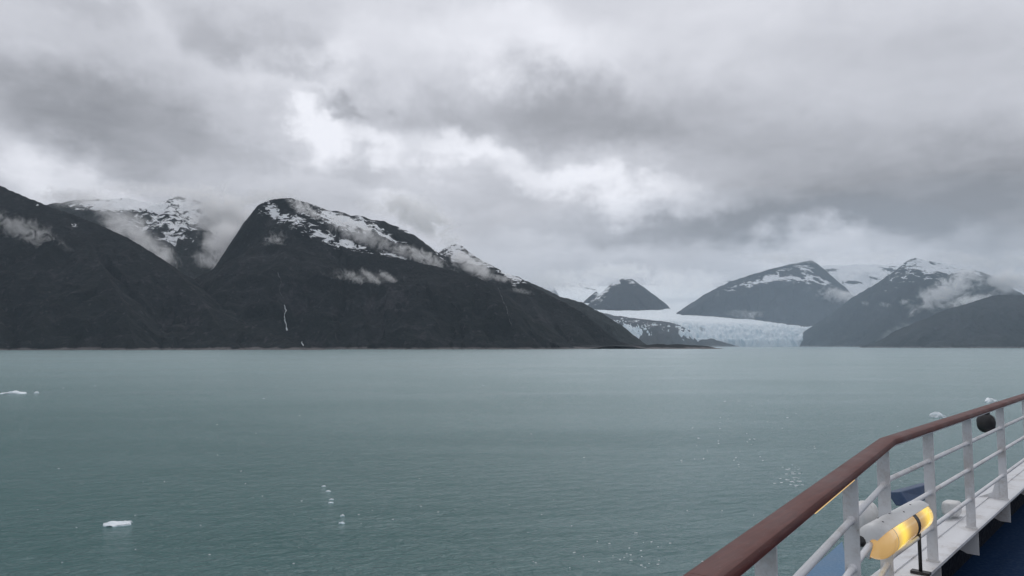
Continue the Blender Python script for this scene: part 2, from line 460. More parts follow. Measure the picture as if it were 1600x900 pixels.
mountain('mountain', [
    (0.85, [(640, 440, 5600), (672, 408, 5550), (694, 388, 5500), (708, 381, 5480), (722, 384, 5450), (738, 399, 5400), (762, 411, 5350), (790, 426, 5250), (812, 433, 5180), (835, 449, 5080), (868, 465, 4980), (900, 482, 4880), (925, 500, 4800), (945, 517, 4740), (963, 531, 4690), (985, 540, 4640)]),
    (0.75, [(790, 428, 5250), (830, 470, 4900), (850, 510, 4600), (862, 541, 4420)]),
    (0.7, [(868, 466, 4980), (895, 505, 4720), (912, 541, 4500)]),
], M_near, 10.0, seed=13, gully=24, rough=9, label='long dark ridge running down to the headland',
    snow=[(712, 396, 26, 14, 20, 1.0), (745, 410, 26, 7, 25, .75), (800, 432, 14, 5, 30, .8), (790, 428, 30, 3, 25, .6), (705, 384, 20, 8, 0, .3), (806, 444, 8, 3, 10, .6)])
mountain('mountain', [
    (0.75, [(800, 430, 7100), (840, 446, 7050), (876, 463, 7000), (912, 473, 6950), (940, 488, 6900), (964, 508, 6850), (984, 528, 6800), (1004, 540, 6760)]),
], M_mid, 14.0, seed=17, gully=20, label='smooth grey hillside behind the headland')
mountain('moraine', [
    (0.45, [(900, 482, 9700), (940, 488, 9560), (962, 493, 9480), (1000, 498, 9350), (1040, 502, 9200), (1066, 509, 9050), (1078, 520, 8900), (1088, 533, 8800), (1096, 541, 8750)]),
], M_mor, 13.0, seed=21, gully=16, rough=8, label='brown moraine slope beside the glacier',
    snow=[(985, 500, 20, 4, 14, .50), (1003, 508, 14, 3.5, 10, .32), (1030, 508, 20, 3.5, 8, .35), (1066, 517, 12, 3.5, 40, .5)])
mountain('mountain', [
    (0.85, [(905, 495, 12600), (928, 472, 12500), (948, 450, 12400), (962, 438, 12350), (974, 435, 12300), (988, 436, 12300), (1004, 447, 12300), (1026, 466, 12250), (1044, 483, 12200), (1060, 498, 12150)]),
    (0.9, [(896, 492, 13400), (912, 474, 13300), (924, 461, 13200), (931, 455, 13100), (940, 464, 13000), (952, 470, 12900)]),
], M_far, 20.0, seed=25, gully=14, rough=5, label='dark pyramid shaped peak above the glacier',
    snow=[(955, 447, 20, 5, -42, 1.0), (966, 441, 12, 6, 20, .7), (990, 441, 14, 4, 20, .6), (935, 462, 14, 9, -40, .7), (908, 478, 8, 8, -40, .4)])
mountain('mountain', [
    (0.7, [(840, 470, 16500), (866, 452, 16300), (884, 440, 16200), (905, 441, 16200), (922, 455, 16100), (940, 452, 16500), (985, 456, 17000), (1015, 446, 17000), (1045, 452, 16800), (1075, 448, 17000), (1120, 440, 17000), (1160, 435, 17000)]),
    (0.5, [(905, 442, 16200), (930, 452, 15200), (945, 468, 14400)]),
    (0.35, [(1020, 441, 16900), (1052, 460, 15200)]),
], M_far, 30.0, seed=29, gully=22, label='pale snowfield and ridges at the head of the valley', snow_line=(600, 300),
    snow=[(1070, 455, 60, 16, 0, .6), (915, 462, 14, 12, 0, -.5), (1036, 452, 12, 4, 30, -.9), (1070, 462, 20, 3, 10, -.7)])
mountain('mountain', [
    (0.72, [(1030, 502, 11200), (1058, 488, 11150), (1075, 476, 11100), (1102, 459, 11050), (1140, 440, 11000), (1180, 427, 11000), (1220, 416, 11000), (1245, 411, 11000)]),
    (1.05, [(1245, 411, 11000), (1268, 406, 11000), (1276, 411, 11000), (1290, 425, 11020), (1310, 444, 11050), (1335, 465, 11100), (1360, 486, 11150)]),
    (0.95, [(1262, 412, 11000), (1264, 445, 10800), (1268, 480, 10550)]),
    (0.75, [(1180, 428, 11000), (1190, 460, 10780), (1200, 490, 10600)]),
], M_far, 18.0, seed=33, gully=20, rough=6, label='domed mountain with a snow collar behind the ice front',
    snow=[(1240, 436, 34, 5, 0, 1.25), (1190, 440, 26, 5, -14, .9), (1262, 428, 8, 12, -25, .8), (1290, 441, 10, 5, 10, 1.0), (1215, 428, 22, 6, -30, .6), (1150, 448, 40, 6, -20, .35), (1250, 416, 30, 4, 0, .55)])
mountain('mountain', [
    (0.45, [(1230, 425, 14600), (1270, 416, 14500), (1300, 414, 14500), (1350, 413, 14500), (1400, 415, 14500), (1450, 415, 14600)]),
], M_far, 26.0, seed=37, gully=30, label='white snowfield slope in the gap between two mountains', snow_line=(500, 400),
    snow=[(1340, 435, 80, 40, 0, .9), (1335, 441, 18, 4, 4, -2.2), (1300, 422, 14, 2.5, 0, -1.4), (1362, 434, 16, 2.5, 6, -1.4), (1390, 421, 16, 3, 10, -1.5), (1345, 452, 24, 3, 0, -1.0)])
mountain('mountain', [
    (0.88, [(1240, 532, 8900), (1262, 514, 8880), (1282, 500, 8850), (1305, 485, 8800), (1330, 466, 8750), (1368, 443, 8700), (1398, 423, 8650), (1418, 407, 8620), (1430, 402, 8600), (1446, 406, 8600), (1470, 411, 8600), (1500, 419, 8600), (1535, 425, 8550), (1555, 433, 8500), (1580, 450, 8450), (1620, 470, 8400), (1760, 480, 8300)]),
    (0.85, [(1420, 410, 8620), (1405, 455, 8300), (1385, 500, 7950), (1370, 541, 7650)]),
    (0.85, [(1535, 426, 8550), (1525, 470, 8200), (1500, 520, 7800)]),
], M_mid, 15.0, seed=41, gully=22, rough=6, label='steep mountain with a white summit beside the glacier',
    snow=[(1445, 414, 46, 10, 8, 1.15), (1480, 424, 40, 5, 6, .9), (1405, 430, 18, 5, -25, .8), (1455, 436, 30, 5, 16, .5), (1412, 437, 20, 5, 0, .45), (1385, 455, 24, 4, -20, .32), (1500, 420, 40, 4, 8, .5), (1525, 428, 16, 4, 30, .5)])
mountain('mountain', [
    (0.55, [(1366, 549, 5650), (1392, 532, 5700), (1420, 513, 5750), (1446, 498, 5780), (1475, 484, 5800), (1510, 474, 5800), (1535, 466, 5800), (1560, 460, 5800), (1600, 461, 5750), (1680, 450, 5600), (1800, 430, 5400), (2000, 390, 5200)]),
], M_mid, 12.0, seed=45, gully=16, rough=6, label='low dark hill at the water across the fjord')
# low gravel spit at the end of the headland
mountain('gravel_spit', [(0.05, [(940, 541.2, 4750), (985, 541.6, 4680), (1020, 542.2, 4600), (1046, 543.2, 4520)])], M_near, 8.0, seed=49, gully=0, rough=0.6, warp=5, label='low gravel spit', floor=-3)

# ------------------------------------------------------------------ the glacier
def ice_material():
    m, t, out = material('glacier_ice')
    b = principled(t, out)
    b.inputs['Roughness'].default_value = 0.6
    b.inputs['Specular IOR Level'].default_value = 0.3
    geo = t.new('ShaderNodeNewGeometry'); P = geo.outputs['Position']
    x, y, z = t.sep(P)
    n = t.noise(P, 0.008, 6, 0.6, 0.5)
    band = t.noise(t.comb(t.m('MULTIPLY', x, 1.0), t.m('MULTIPLY', y, 0.18), t.m('MULTIPLY', z, 0.5)), 0.016, 5, 0.62, 0.4)
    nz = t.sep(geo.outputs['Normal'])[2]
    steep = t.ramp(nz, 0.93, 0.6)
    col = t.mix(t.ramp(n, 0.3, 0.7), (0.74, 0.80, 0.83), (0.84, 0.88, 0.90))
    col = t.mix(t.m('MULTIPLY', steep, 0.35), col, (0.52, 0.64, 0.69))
    cv = t.noise(t.comb(x, t.m('MULTIPLY', y, 0.5), t.m('MULTIPLY', z, 0.35)), 0.022, 5, 0.65, 0.6)
    col = t.mix(t.m('MULTIPLY', t.m('MULTIPLY', t.ramp(cv, 0.52, 0.62), t.ramp(z, 330.0, 190.0)), 0.6), col, (0.30, 0.43, 0.50))
    at_ = t.new('ShaderNodeAttribute', attribute_name='dirt')
    dv = t.m('ADD', at_.outputs['Fac'], t.m('MULTIPLY', t.m('SUBTRACT', band, 0.5), 1.6))
    col = t.mix(t.m('MULTIPLY', t.ramp(dv, 0.45, 0.62), 0.75), col, (0.15, 0.16, 0.17))
    t.l.new(col, b.inputs['Base Color'])
    t.l.new(bump(t, t.m('ADD', t.m('MULTIPLY', n, 20.0), t.m('MULTIPLY', band, 22.0)), 0.5, 1.0), b.inputs['Normal'])
    return m
M_ice = ice_material()
yy = np.concatenate([np.arange(8640, 9400, 9), np.arange(9400, 11500, 22), np.arange(11500, 16200, 60)])
xx = np.arange(900, 4900, 11.0)
X, Y = np.meshgrid(xx, yy)
front = 60 * fbm(X / 500, Y * 0 + 3.3, 60, 3) + 22 * ridged(X / 90, Y * 0 + 1.1, 63, 3) + 220 * sstep(3350, 3900, X)
Ye = Y - front
Z = np.interp(Ye, [8600, 8720, 8740, 8800, 8900, 9050, 9600, 10500, 11500, 13000, 15500, 16500], [-10, -10, 75, 120, 178, 225, 322, 432, 536, 756, 1200, 1350])
Z = Z - 0.035 * (X - 2600) * sstep(8750, 9400, Ye) * (1 - sstep(10500, 12000, Ye))
crev = sstep(8740, 8820, Ye) * (1 - sstep(9100, 9900, Ye))
serac = ridged(X / 62 + 0.5 * fbm(X / 150, Y / 150, 70, 2), Y / 150, 71, 4)
Z = Z + crev * (36 * (serac - 0.8) + 14 * fbm(X / 30, Y / 60, 75, 3)) + 4 * fbm(X / 160, Y / 160, 77, 4) * sstep(8740, 8900, Ye)
face = sstep(8718, 8735, Ye) * (1 - sstep(8745, 8800, Ye))
Z = Z + face * 20 * fbm(X / 25, Y / 60, 79, 3)
Z = np.maximum(Z, -10)
gpx, gpy = project(X, Y, Z)
dirt = 0.5 * np.exp(-((gpx - 1262) / 26) ** 2 - ((gpy - 520) / 10) ** 2) + 0.45 * np.exp(-((gpx - 1095) / 10) ** 2 - ((gpy - 515) / 14) ** 2) + 0.18 * np.exp(-((gpy - 500) / 3.0) ** 2 - ((gpx - 1240) / 60) ** 2)
dirt = dirt + 0.28 * np.exp(-((Z - 5) / 22) ** 2)
gl = grid_mesh('glacier', X, Y, Z, Z > -9.9, {'dirt': dirt}, M_ice)
tag(gl, 'pale blue tidewater glacier with a crevassed ice front between the mountains', 'glacier')

# ------------------------------------------------------------------ waterfalls
def fall_material():
    m, t, out = material('white_water'); b = principled(t, out)
    geo = t.new('ShaderNodeNewGeometry')
    n = t.noise(geo.outputs['Position'], 0.08, 4, 0.6)
    t.l.new(t.mix(t.ramp(n, 0.35, 0.6), (0.28, 0.31, 0.33), (0.74, 0.77, 0.79)), b.inputs['Base Color'])
    b.inputs['Roughness'].default_value = 0.6
    return m
M_fall = fall_material()
def stream_material():
    m, t, out = material('thin_stream'); b = principled(t, out)
    geo = t.new('ShaderNodeNewGeometry'); n = t.noise(geo.outputs['Position'], 0.03, 4, 0.6)
    t.l.new(t.mix(t.ramp(n, 0.42, 0.62), (0.02, 0.022, 0.024), (0.20, 0.21, 0.22)), b.inputs['Base Color'])
    b.inputs['Roughness'].default_value = 0.7
    return m
M_stream = stream_material()
def ribbon(name, key, pts, y0, y1, label, mat=None):
    P = []
    for (px, py, w_) in pts:
        h = on_field(key, px, py, y0, y1)
        if h: P.append((Vector(h) + Vector((0, -16.0, 9.0)), w_))
    if len(P) < 2: return None
    bm = bmesh.new(); rows = []
    for i, (p, w_) in enumerate(P):
        rr = []
        for u, dz in ((-1, -6), (-0.5, 0.8), (0.5, 0.8), (1, -6)):
            rr.append(bm.verts.new(p + Vector((u * w_ * 0.5, 0, dz * 0.5))))
        rows.append(rr)
    for a, b in zip(rows[:-1], rows[1:]):
        for i in range(3): bm.faces.new((a[i], a[i + 1], b[i + 1], b[i]))
    o = from_bm(name, bm, mat or M_fall); tag(o, label, 'waterfall'); return o
key = 'broad rounded mountain with snow patches under its summit'
def wig(pts, n=5, amp=1.2, seed=0):
    r = random.Random(seed); out = []
    for a, b in zip(pts[:-1], pts[1:]):
        for i in range(n):
            f = i / n; out.append((a[0] + (b[0] - a[0]) * f + r.uniform(-amp, amp), a[1] + (b[1] - a[1]) * f, (a[2] + (b[2] - a[2]) * f) * r.uniform(.6, 1.3)))
    out.append(pts[-1]); return out
ribbon('waterfall', key, wig([(446, 479, 2.5), (448, 487, 4), (445.5, 494, 3), (446, 502, 6), (448, 508, 4), (450, 519, 8)], 5, 0.8, 3), 3500, 5200, 'white waterfall dropping down the dark gully of the rounded mountain')
ribbon('waterfall', 'dark forested mountain spur by the water', wig([(454, 522, 3), (462, 527, 4), (469, 531, 3), (473, 536, 4), (475, 543, 3)], 4, .8, 5), 3300, 5200, 'short pale cascade just above the shore')
ribbon('waterfall', key, wig([(436, 428, 1.6), (441, 444, 2.0), (438, 456, 1.4), (444, 468, 2.2)], 5, 1.0, 8), 3500, 5400, 'faint thin stream threading the gully above the main waterfall', M_stream)
ribbon('waterfall', key, wig([(778, 452, 1.5), (786, 470, 2.0), (794, 492, 1.6), (800, 512, 2.4)], 5, 1.2, 11), 3500, 5400, 'faint stream streak on the right shoulder of the rounded mountain', M_stream)

def paint(name, col, rough=0.35, dirt=0.15, scale=3.0, dcol=(0.30, 0.24, 0.18), coat=0.0, spec=0.5, bmp=0.25):
    m, t, out = material(name); b = principled(t, out)
    geo = t.new('ShaderNodeNewGeometry'); P = geo.outputs['Position']
    n = t.noise(P, scale, 6, 0.6); n2 = t.noise(P, scale * 14, 4, 0.6)
    k = t.m('MULTIPLY', t.ramp(t.m('ADD', n, t.m('MULTIPLY', n2, 0.35)), 0.62, 0.9), dirt)
    c = t.mix(k, col, dcol)
    c = t.mix(t.m('MULTIPLY', t.ramp(n, 0.3, 0.7), 0.12), c, tuple(v * 0.8 for v in col))
    if dirt > 0.25:
        rs = t.m('MULTIPLY', t.ramp(t.noise(P, scale * 7, 4, 0.65), 0.66, 0.72), t.ramp(n, 0.48, 0.6))
        c = t.mix(t.m('MULTIPLY', rs, 0.6), c, (0.20, 0.09, 0.045))
    t.l.new(c, b.inputs['Base Color'])
    t.l.new(t.ramp(n2, 0.3, 0.7, rough * 0.8, rough * 1.3), b.inputs['Roughness'])
    b.inputs['Coat Weight'].default_value = coat
    b.inputs['Specular IOR Level'].default_value = spec
    t.l.new(bump(t, t.m('ADD', t.m('MULTIPLY', n, 0.6), t.m('MULTIPLY', n2, 0.3)), bmp, 0.004), b.inputs['Normal'])
    return m

# ------------------------------------------------------------------ drifting ice
def floe_material():
    m, t, out = material('floating_ice'); b = principled(t, out)
    geo = t.new('ShaderNodeNewGeometry'); P = geo.outputs['Position']
    z = t.sep(P)[2]
    n = t.noise(P, 1.4, 4, 0.6)
    c = t.mix(t.ramp(n, 0.3, 0.7), (0.74, 0.82, 0.86), (0.86, 0.90, 0.92))
    c = t.mix(t.ramp(z, 0.14, 0.0), c, (0.50, 0.68, 0.73))
    t.l.new(c, b.inputs['Base Color']); b.inputs['Roughness'].default_value = 0.35
    t.l.new(bump(t, t.noise(P, 3.0, 4, 0.6), 0.5, 0.15), b.inputs['Normal'])
    return m
M_floe = floe_material()
def floe(px, py, wpx, hpx, prof, seed, label, group=None):
    c = Vector(at_z(px, py, 0)); dist = math.hypot(c.x, c.y)
    W = wpx * dist / F; H = hpx * dist / F * 0.8
    bm = bmesh.new(); bmesh.ops.create_icosphere(bm, subdivisions=3, radius=1.0)
    r = random.Random(seed); o1 = r.uniform(0, 90)
    for v in bm.verts:
        u = v.co.x
        k = np.interp(u, np.linspace(-1, 1, len(prof)), prof)
        nn = float(fbm(np.array([v.co.x * 2.6 + o1]), np.array([v.co.y * 2.6 + v.co.z * 1.5]), seed, 4, 0.55)[0])
        top = max(v.co.z, -0.35)
        v.co.x = u * W * 0.5 * (1 + 0.16 * nn)
        v.co.y = v.co.y * W * 0.32 * (1 + 0.25 * nn)
        v.co.z = (top ** 0.7 * k * H * (1 + 0.38 * nn)) if top > 0 else top * H
    o = from_bm('ice_floe', bm, M_floe, smooth=False)
    o.location = c; o.rotation_euler[2] = r.uniform(-.2, .2)
    tag(o, label, 'ice floe', group)
    return o
floe(183, 820, 37, 7, (.5, .75, .7, .62, .75, 1.1, 1.0), 1, 'largest white ice floe with raised end on open water', None)
floe(22, 615, 30, 3.6, (.6, .6, .7, 1.3, .9, .8, .6), 2, 'long low white ice floe far out below the forested spur')
floe(57, 614.5, 6, 3, (.6, 1, .7), 3, 'tiny ice chunk floating beside the long low floe')
floe(1466, 652, 22, 8, (1, 1.1, 1, .6, .35), 4, 'white ice floe with a thin tail floating just beyond the handrail')
floe(1549, 629, 18, 6, (.7, 1, 1, .8, .6), 5, 'flat white ice floe beyond the handrail, above the dark hanging housing')
for i, (x, y, a, b_) in enumerate([(506, 760.5, 7, 2.5), (513, 768, 8, 2), (518, 781, 8, 2), (517, 786, 8, 2), (535, 806.5, 7, 3), (534, 818, 10, 3)]):
    floe(x, y, a, b_, (.6, 1, .6), 10 + i, 'tiny ice chunk in the loose line drifting on open water', 'tiny ice chunks drifting in a line')
# uncountable specks of brash ice, plus white flecks painted in for wave glints
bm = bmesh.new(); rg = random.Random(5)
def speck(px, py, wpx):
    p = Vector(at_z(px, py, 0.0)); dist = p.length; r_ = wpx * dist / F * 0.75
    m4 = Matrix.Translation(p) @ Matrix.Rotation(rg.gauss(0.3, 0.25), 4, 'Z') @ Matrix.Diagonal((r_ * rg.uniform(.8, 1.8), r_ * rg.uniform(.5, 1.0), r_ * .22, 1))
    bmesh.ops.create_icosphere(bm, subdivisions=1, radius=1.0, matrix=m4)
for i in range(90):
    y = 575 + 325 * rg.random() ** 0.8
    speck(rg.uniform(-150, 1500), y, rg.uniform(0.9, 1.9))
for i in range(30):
    speck(rg.gauss(1241, 14), rg.gauss(745, 12), rg.uniform(1.5, 4))  # cluster of white flecks standing in for wave sparkle
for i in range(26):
    speck(rg.gauss(1000, 40), rg.gauss(862, 16), rg.uniform(1.2, 3))  # second cluster of flecks, also wave glints put in as white colour
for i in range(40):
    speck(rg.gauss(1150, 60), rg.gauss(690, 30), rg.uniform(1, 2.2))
M_ice_glint = paint('white_ice_glint', (0.80, 0.83, 0.85), 0.6, 0.0)
tag(from_bm('brash_ice_and_glints', bm, M_ice_glint), 'scattered specks of brash ice and painted wave glints on the water', 'brash ice', kind='stuff')

# ------------------------------------------------------------------ the ship
E_ = HC                                            # levels of the ship are measured from the lens
Z_TOP, Z_UND, Z_BASE = E_ - 0.603, E_ - 0.645, E_ - 1.60
RODZ = (E_ - 0.868, E_ - 1.10, E_ - 1.354)
CORNER = Vector((2.43, 4.845, 0))
D1 = Vector((0.561, 0.828, 0)).normalized()
D2 = Vector((2.654, 2.939, 0)).normalized()
def inb(d): return Vector((d.y, -d.x, 0))          # towards the ship
def on1(Yv): return CORNER + D1 * ((Yv - CORNER.y) / D1.y)
def on2(Yv): return CORNER + D2 * ((Yv - CORNER.y) / D2.y)
START, END = on1(-3.0), on2(20.0)
M_white = paint('white_ship_paint', (0.70, 0.705, 0.72), 0.40, 0.55, 4.0, (0.36, 0.31, 0.27))
M_stain = paint('stained_white_paint', (0.70, 0.70, 0.69), 0.45, 0.3, 3.0, (0.34, 0.30, 0.27))
M_navy = paint('navy_deck_paint', (0.005, 0.022, 0.062), 0.7, 0.15, 2.0, (0.008, 0.02, 0.05), spec=0.05, bmp=0.03)
M_dark = paint('shaded_bulwark_paint', (0.003, 0.005, 0.010), 0.6, 0.1, 2.0, (0.008, 0.012, 0.02), spec=0.08, bmp=0.03)  # near-black colour holds the shade of the recess below the edge plate
M_blue = paint('blue_hull_paint', (0.02, 0.13, 0.27), 0.35, 0.1)
M_dblue = paint('dark_blue_paint', (0.012, 0.045, 0.12), 0.45, 0.4, 7.0, (0.08, 0.13, 0.2))
M_black = paint('black_fitting', (0.02, 0.02, 0.022), 0.5, 0.3, 8.0, (0.06, 0.05, 0.045))
def wood_material():
    m, t, out = material('varnished_handrail_wood'); b = principled(t, out)
    geo = t.new('ShaderNodeNewGeometry'); P = geo.outputs['Position']
    mp = t.new('ShaderNodeMapping'); t.l.new(P, mp.inputs[0]); mp.inputs['Rotation'].default_value = (0, 0, -R(52)); 
    x, y, z = t.sep(mp.outputs[0])
    g = t.noise(t.comb(t.m('MULTIPLY', x, 0.06), y, z), 70.0, 6, 0.65, 0.8)
    n = t.noise(P, 2.3, 5, 0.6)
    c = t.mix(t.ramp(g, 0.3, 0.7), (0.070, 0.014, 0.009), (0.115, 0.027, 0.017))
    c = t.mix(t.m('MULTIPLY', t.ramp(n, 0.4, 0.75), 0.4), c, (0.115, 0.034, 0.025))
    sp = t.ramp(t.noise(P, 120.0, 2, 0.5), 0.70, 0.76)
    c = t.mix(t.m('MULTIPLY', sp, 0.35), c, (0.35, 0.28, 0.25))
    t.l.new(c, b.inputs['Base Color'])
    t.l.new(t.ramp(n, 0.3, 0.7, 0.42, 0.58), b.inputs['Roughness']); b.inputs['Specular IOR Level'].default_value = 0.26
    t.l.new(bump(t, g, 0.3, 0.003), b.inputs['Normal'])
    return m
M_wood = wood_material()

def sweep(name, path, prof, mat, parent, close=True):
    """path: [(point, side dir)], prof: [(sideways, z)]"""
    bm = bmesh.new(); rows = []
    for p, sdv in path:
        rows.append([bm.verts.new((p.x + sdv.x * u, p.y + sdv.y * u, z)) for u, z in prof])
    n = len(prof)
    for a, b in zip(rows[:-1], rows[1:]):
        for i in range(n if close else n - 1):
            j = (i + 1) % n; bm.faces.new((a[i], a[j], b[j], b[i]))
    if close:
        bm.faces.new(rows[0]); bm.faces.new(rows[-1][::-1])
    o = from_bm(name, bm, mat, parent, smooth=False)
    o.data.shade_smooth()
    md = o.modifiers.new('edges', 'EDGE_SPLIT'); md.split_angle = R(35)
    return o
def tube(bm, a, b, r, n=12):
    a, b = Vector(a), Vector(b); d = (b - a); l = d.length
    m4 = Matrix.Translation((a + b) / 2) @ d.to_track_quat('Z', 'Y').to_matrix().to_4x4()
    bmesh.ops.create_cone(bm, cap_ends=True, segments=n, radius1=r, radius2=r, depth=l, matrix=m4)
def prism(bm, poly, z0, z1):
    a = [bm.verts.new((p[0], p[1], z0)) for p in poly]; b = [bm.verts.new((p[0], p[1], z1)) for p in poly]
    n = len(poly)
    for i in range(n): bm.faces.new((a[i], a[(i + 1) % n], b[(i + 1) % n], b[i]))
    bm.faces.new(a[::-1]); bm.faces.new(b)
def slab(bm, c, u, v, hu, hv, z0, z1):
    prism(bm, [c + u * su * hu + v * sv * hv for su, sv in ((-1, -1), (1, -1), (1, 1), (-1, 1))], z0, z1)

N1, N2 = inb(D1), inb(D2)
NB = (N1 + N2).normalized(); NB = NB / NB.dot(N1)   # mitre direction

# --- hull, deck, plate
ship = empty('ship', (CORNER.x + 1.5, CORNER.y - 1.5, 0))
tag(ship, 'ship side with white edge plate, navy deck and blue strakes under the railing', 'ship')
def P_(name, *a, **k):
    o = sweep(name, *a, **k); return o
def to_ship(o):
    o.parent = ship; o.matrix_parent_inverse = ship.matrix_basis.inverted(); return o
pathA = [(START, N1), (CORNER, NB), (END, N2)]
ship.matrix_basis = Matrix.Translation(ship.location)
inv = Matrix.Translation(ship.location).inverted()
def adopt(o, root):
    o.parent = root; o.matrix_parent_inverse = Matrix.Translation(root.location).inverted(); return o
adopt(sweep('edge_plate', pathA, [(0.055, Z_BASE), (0.055, Z_BASE - 0.022), (-0.13, Z_BASE - 0.022), (-0.13, Z_BASE)], M_white, None), ship)
adopt(sweep('waterway_bar', pathA, [(-0.131, Z_BASE + 0.012), (-0.131, Z_BASE - 0.03), (-0.25, Z_BASE - 0.06), (-0.25, Z_BASE - 0.012)], M_white, None), ship)
ZD = Z_BASE - 0.36
adopt(sweep('bulwark_face', pathA, [(-0.10, Z_BASE - 0.025), (-0.10, ZD - 0.02), (-0.13, ZD - 0.02), (-0.13, Z_BASE - 0.025)], M_dark, None), ship)
bm = bmesh.new()
prism(bm, [START + N1 * -0.10, CORNER + NB * -0.10, END + N2 * -0.10, END + N2 * 12, START + N1 * 16], ZD - 0.06, ZD)
adopt(from_bm('deck', bm, M_navy, None, smooth=False), ship)
adopt(sweep('hull_side', pathA, [(-0.16, Z_BASE - 0.065), (-0.16, Z_BASE - 0.9), (0.1, E_ - 6), (0.5, -1.0), (0.8, -1.0), (0.8, E_ - 6), (0.2, Z_BASE - 0.9), (0.2, ZD - 0.07), (-0.12, ZD - 0.07), (-0.12, Z_BASE - 0.065)], M_blue, None), ship)

# --- railing
rail = empty('ship_railing', (CORNER.x, CORNER.y, Z_BASE))
tag(rail, 'white steel ship railing with a varnished brown wooden handrail', 'railing')
hw = 0.052
hprof = []
for (u, z) in [(-hw, Z_UND), (-hw, Z_TOP - 0.018), (-hw + 0.007, Z_TOP - 0.006), (-hw + 0.022, Z_TOP), (hw - 0.022, Z_TOP), (hw - 0.007, Z_TOP - 0.006), (hw, Z_TOP - 0.018), (hw, Z_UND + 0.006), (hw - 0.008, Z_UND)]:
    hprof.append((u, z))
J = on1(1.99)
def cut(path, gap=0.0012):
    return path
for a in ([(START, N1), (J - D1 * 0.001, N1)], [(J + D1 * 0.001, N1), (CORNER - D1 * 0.0012, NB)], [(CORNER + D2 * 0.0012, NB), (on2(13.2), N2)], [(on2(13.2) + D2 * 0.002, N2), (END, N2)]):
    adopt(sweep('handrail', a, hprof, M_wood, None), rail)
adopt(sweep('under_bar', pathA, [(-0.032, Z_UND - 0.001), (0.036, Z_UND - 0.001), (0.036, Z_UND - 0.011), (-0.032, Z_UND - 0.011)], M_white, None), rail)
posts = [(on1(-1.9), D1), (on1(-0.9), D1), (on1(0.2), D1), (on1(1.32), D1), (on1(2.49), D1), (on1(3.74), D1), (on1(4.66), D1)]
posts += [(on2(Yv), D2) for Yv in (5.60, 6.60, 7.79, 9.06, 10.4, 11.75, 13.1, 14.4, 15.7, 17.0, 18.3, 19.6)]
for i, (p, d) in enumerate(posts):
    n = inb(d)
    bm = bmesh.new(); slab(bm, p, d, n, 0.006, 0.036, Z_BASE + 0.001, Z_UND - 0.0115)
    o = adopt(from_bm('post', bm, M_white, None, smooth=False), rail)
    md = o.modifiers.new('bevel', 'BEVEL'); md.width = 0.002; md.segments = 2
    # weld foot pad
    bm = bmesh.new(); slab(bm, p, d, n, 0.016, 0.043, Z_BASE + 0.0005, Z_BASE + 0.012)
    f = from_bm('foot_weld', bm, M_stain, None, smooth=False); f.parent = o
    # fin below the plate
    bm = bmesh.new()
    pr = [(0.05, Z_BASE - 0.0225), (-0.098, Z_BASE - 0.0225), (-0.098, Z_BASE - 0.20), (-0.04, Z_BASE - 0.225), (0.05, Z_BASE - 0.225)]
    A = [bm.verts.new(p + n * u + d * 0.005 + Vector((0, 0, z))) for u, z in pr]; B = [bm.verts.new(p + n * u - d * 0.005 + Vector((0, 0, z))) for u, z in pr]
    for k in range(5): bm.faces.new((A[k], A[(k + 1) % 5], B[(k + 1) % 5], B[k]))
    bm.faces.new(A); bm.faces.new(B[::-1])
    adopt(from_bm('bracket', bm, M_white, None, smooth=False), rail)
    if i in (9, 11, 13):      # outboard gusset knee
        bm = bmesh.new()
        pr = [(-0.037, Z_BASE + 0.001), (-0.24, Z_BASE - 0.008), (-0.10, Z_BASE + 0.06), (-0.062, Z_BASE + 0.20), (-0.037, Z_BASE + 0.24)]
        A = [bm.verts.new(p + n * u + d * 0.005 + Vector((0, 0, z))) for u, z in pr]; B = [bm.verts.new(p + n * u - d * 0.005 + Vector((0, 0, z))) for u, z in pr]
        for k in range(5): bm.faces.new((A[k], A[(k + 1) % 5], B[(k + 1) % 5], B[k]))
        bm.faces.new(A); bm.faces.new(B[::-1])
        adopt(from_bm('knee', bm, M_white, None, smooth=False), rail)
for (p, d), (q, e) in zip(posts[:-1], posts[1:]):
    for z in RODZ:
        bm = bmesh.new()
        a = Vector((p.x, p.y, z)); b = Vector((q.x, q.y, z)); dd = (b - a).normalized()
        if d is D1 and e is D2:
            c = Vector((CORNER.x, CORNER.y, z))
            tube(bm, a + (c - a).normalized() * 0.007, c, 0.0165, 14); tube(bm, c, b - (b - c).normalized() * 0.007, 0.0165, 14)
            bmesh.ops.create_uvsphere(bm, u_segments=14, v_segments=8, radius=0.0165, matrix=Matrix.Translation(c))
        else:
            tube(bm, a + dd * 0.007, b - dd * 0.007, 0.0165, 14)
        for e_, s_ in ((a, 1), (b, -1)):      # weld collars
            v = (b - a).normalized() * s_
            bmesh.ops.create_cone(bm, cap_ends=True, segments=14, radius1=0.023, radius2=0.0166, depth=0.012, matrix=Matrix.Translation(e_ + v * 0.0135) @ v.to_track_quat('Z', 'Y').to_matrix().to_4x4())
        o = adopt(from_bm('rod', bm, M_white, None), rail)
        md = o.modifiers.new('edges', 'EDGE_SPLIT'); md.split_angle = R(40)

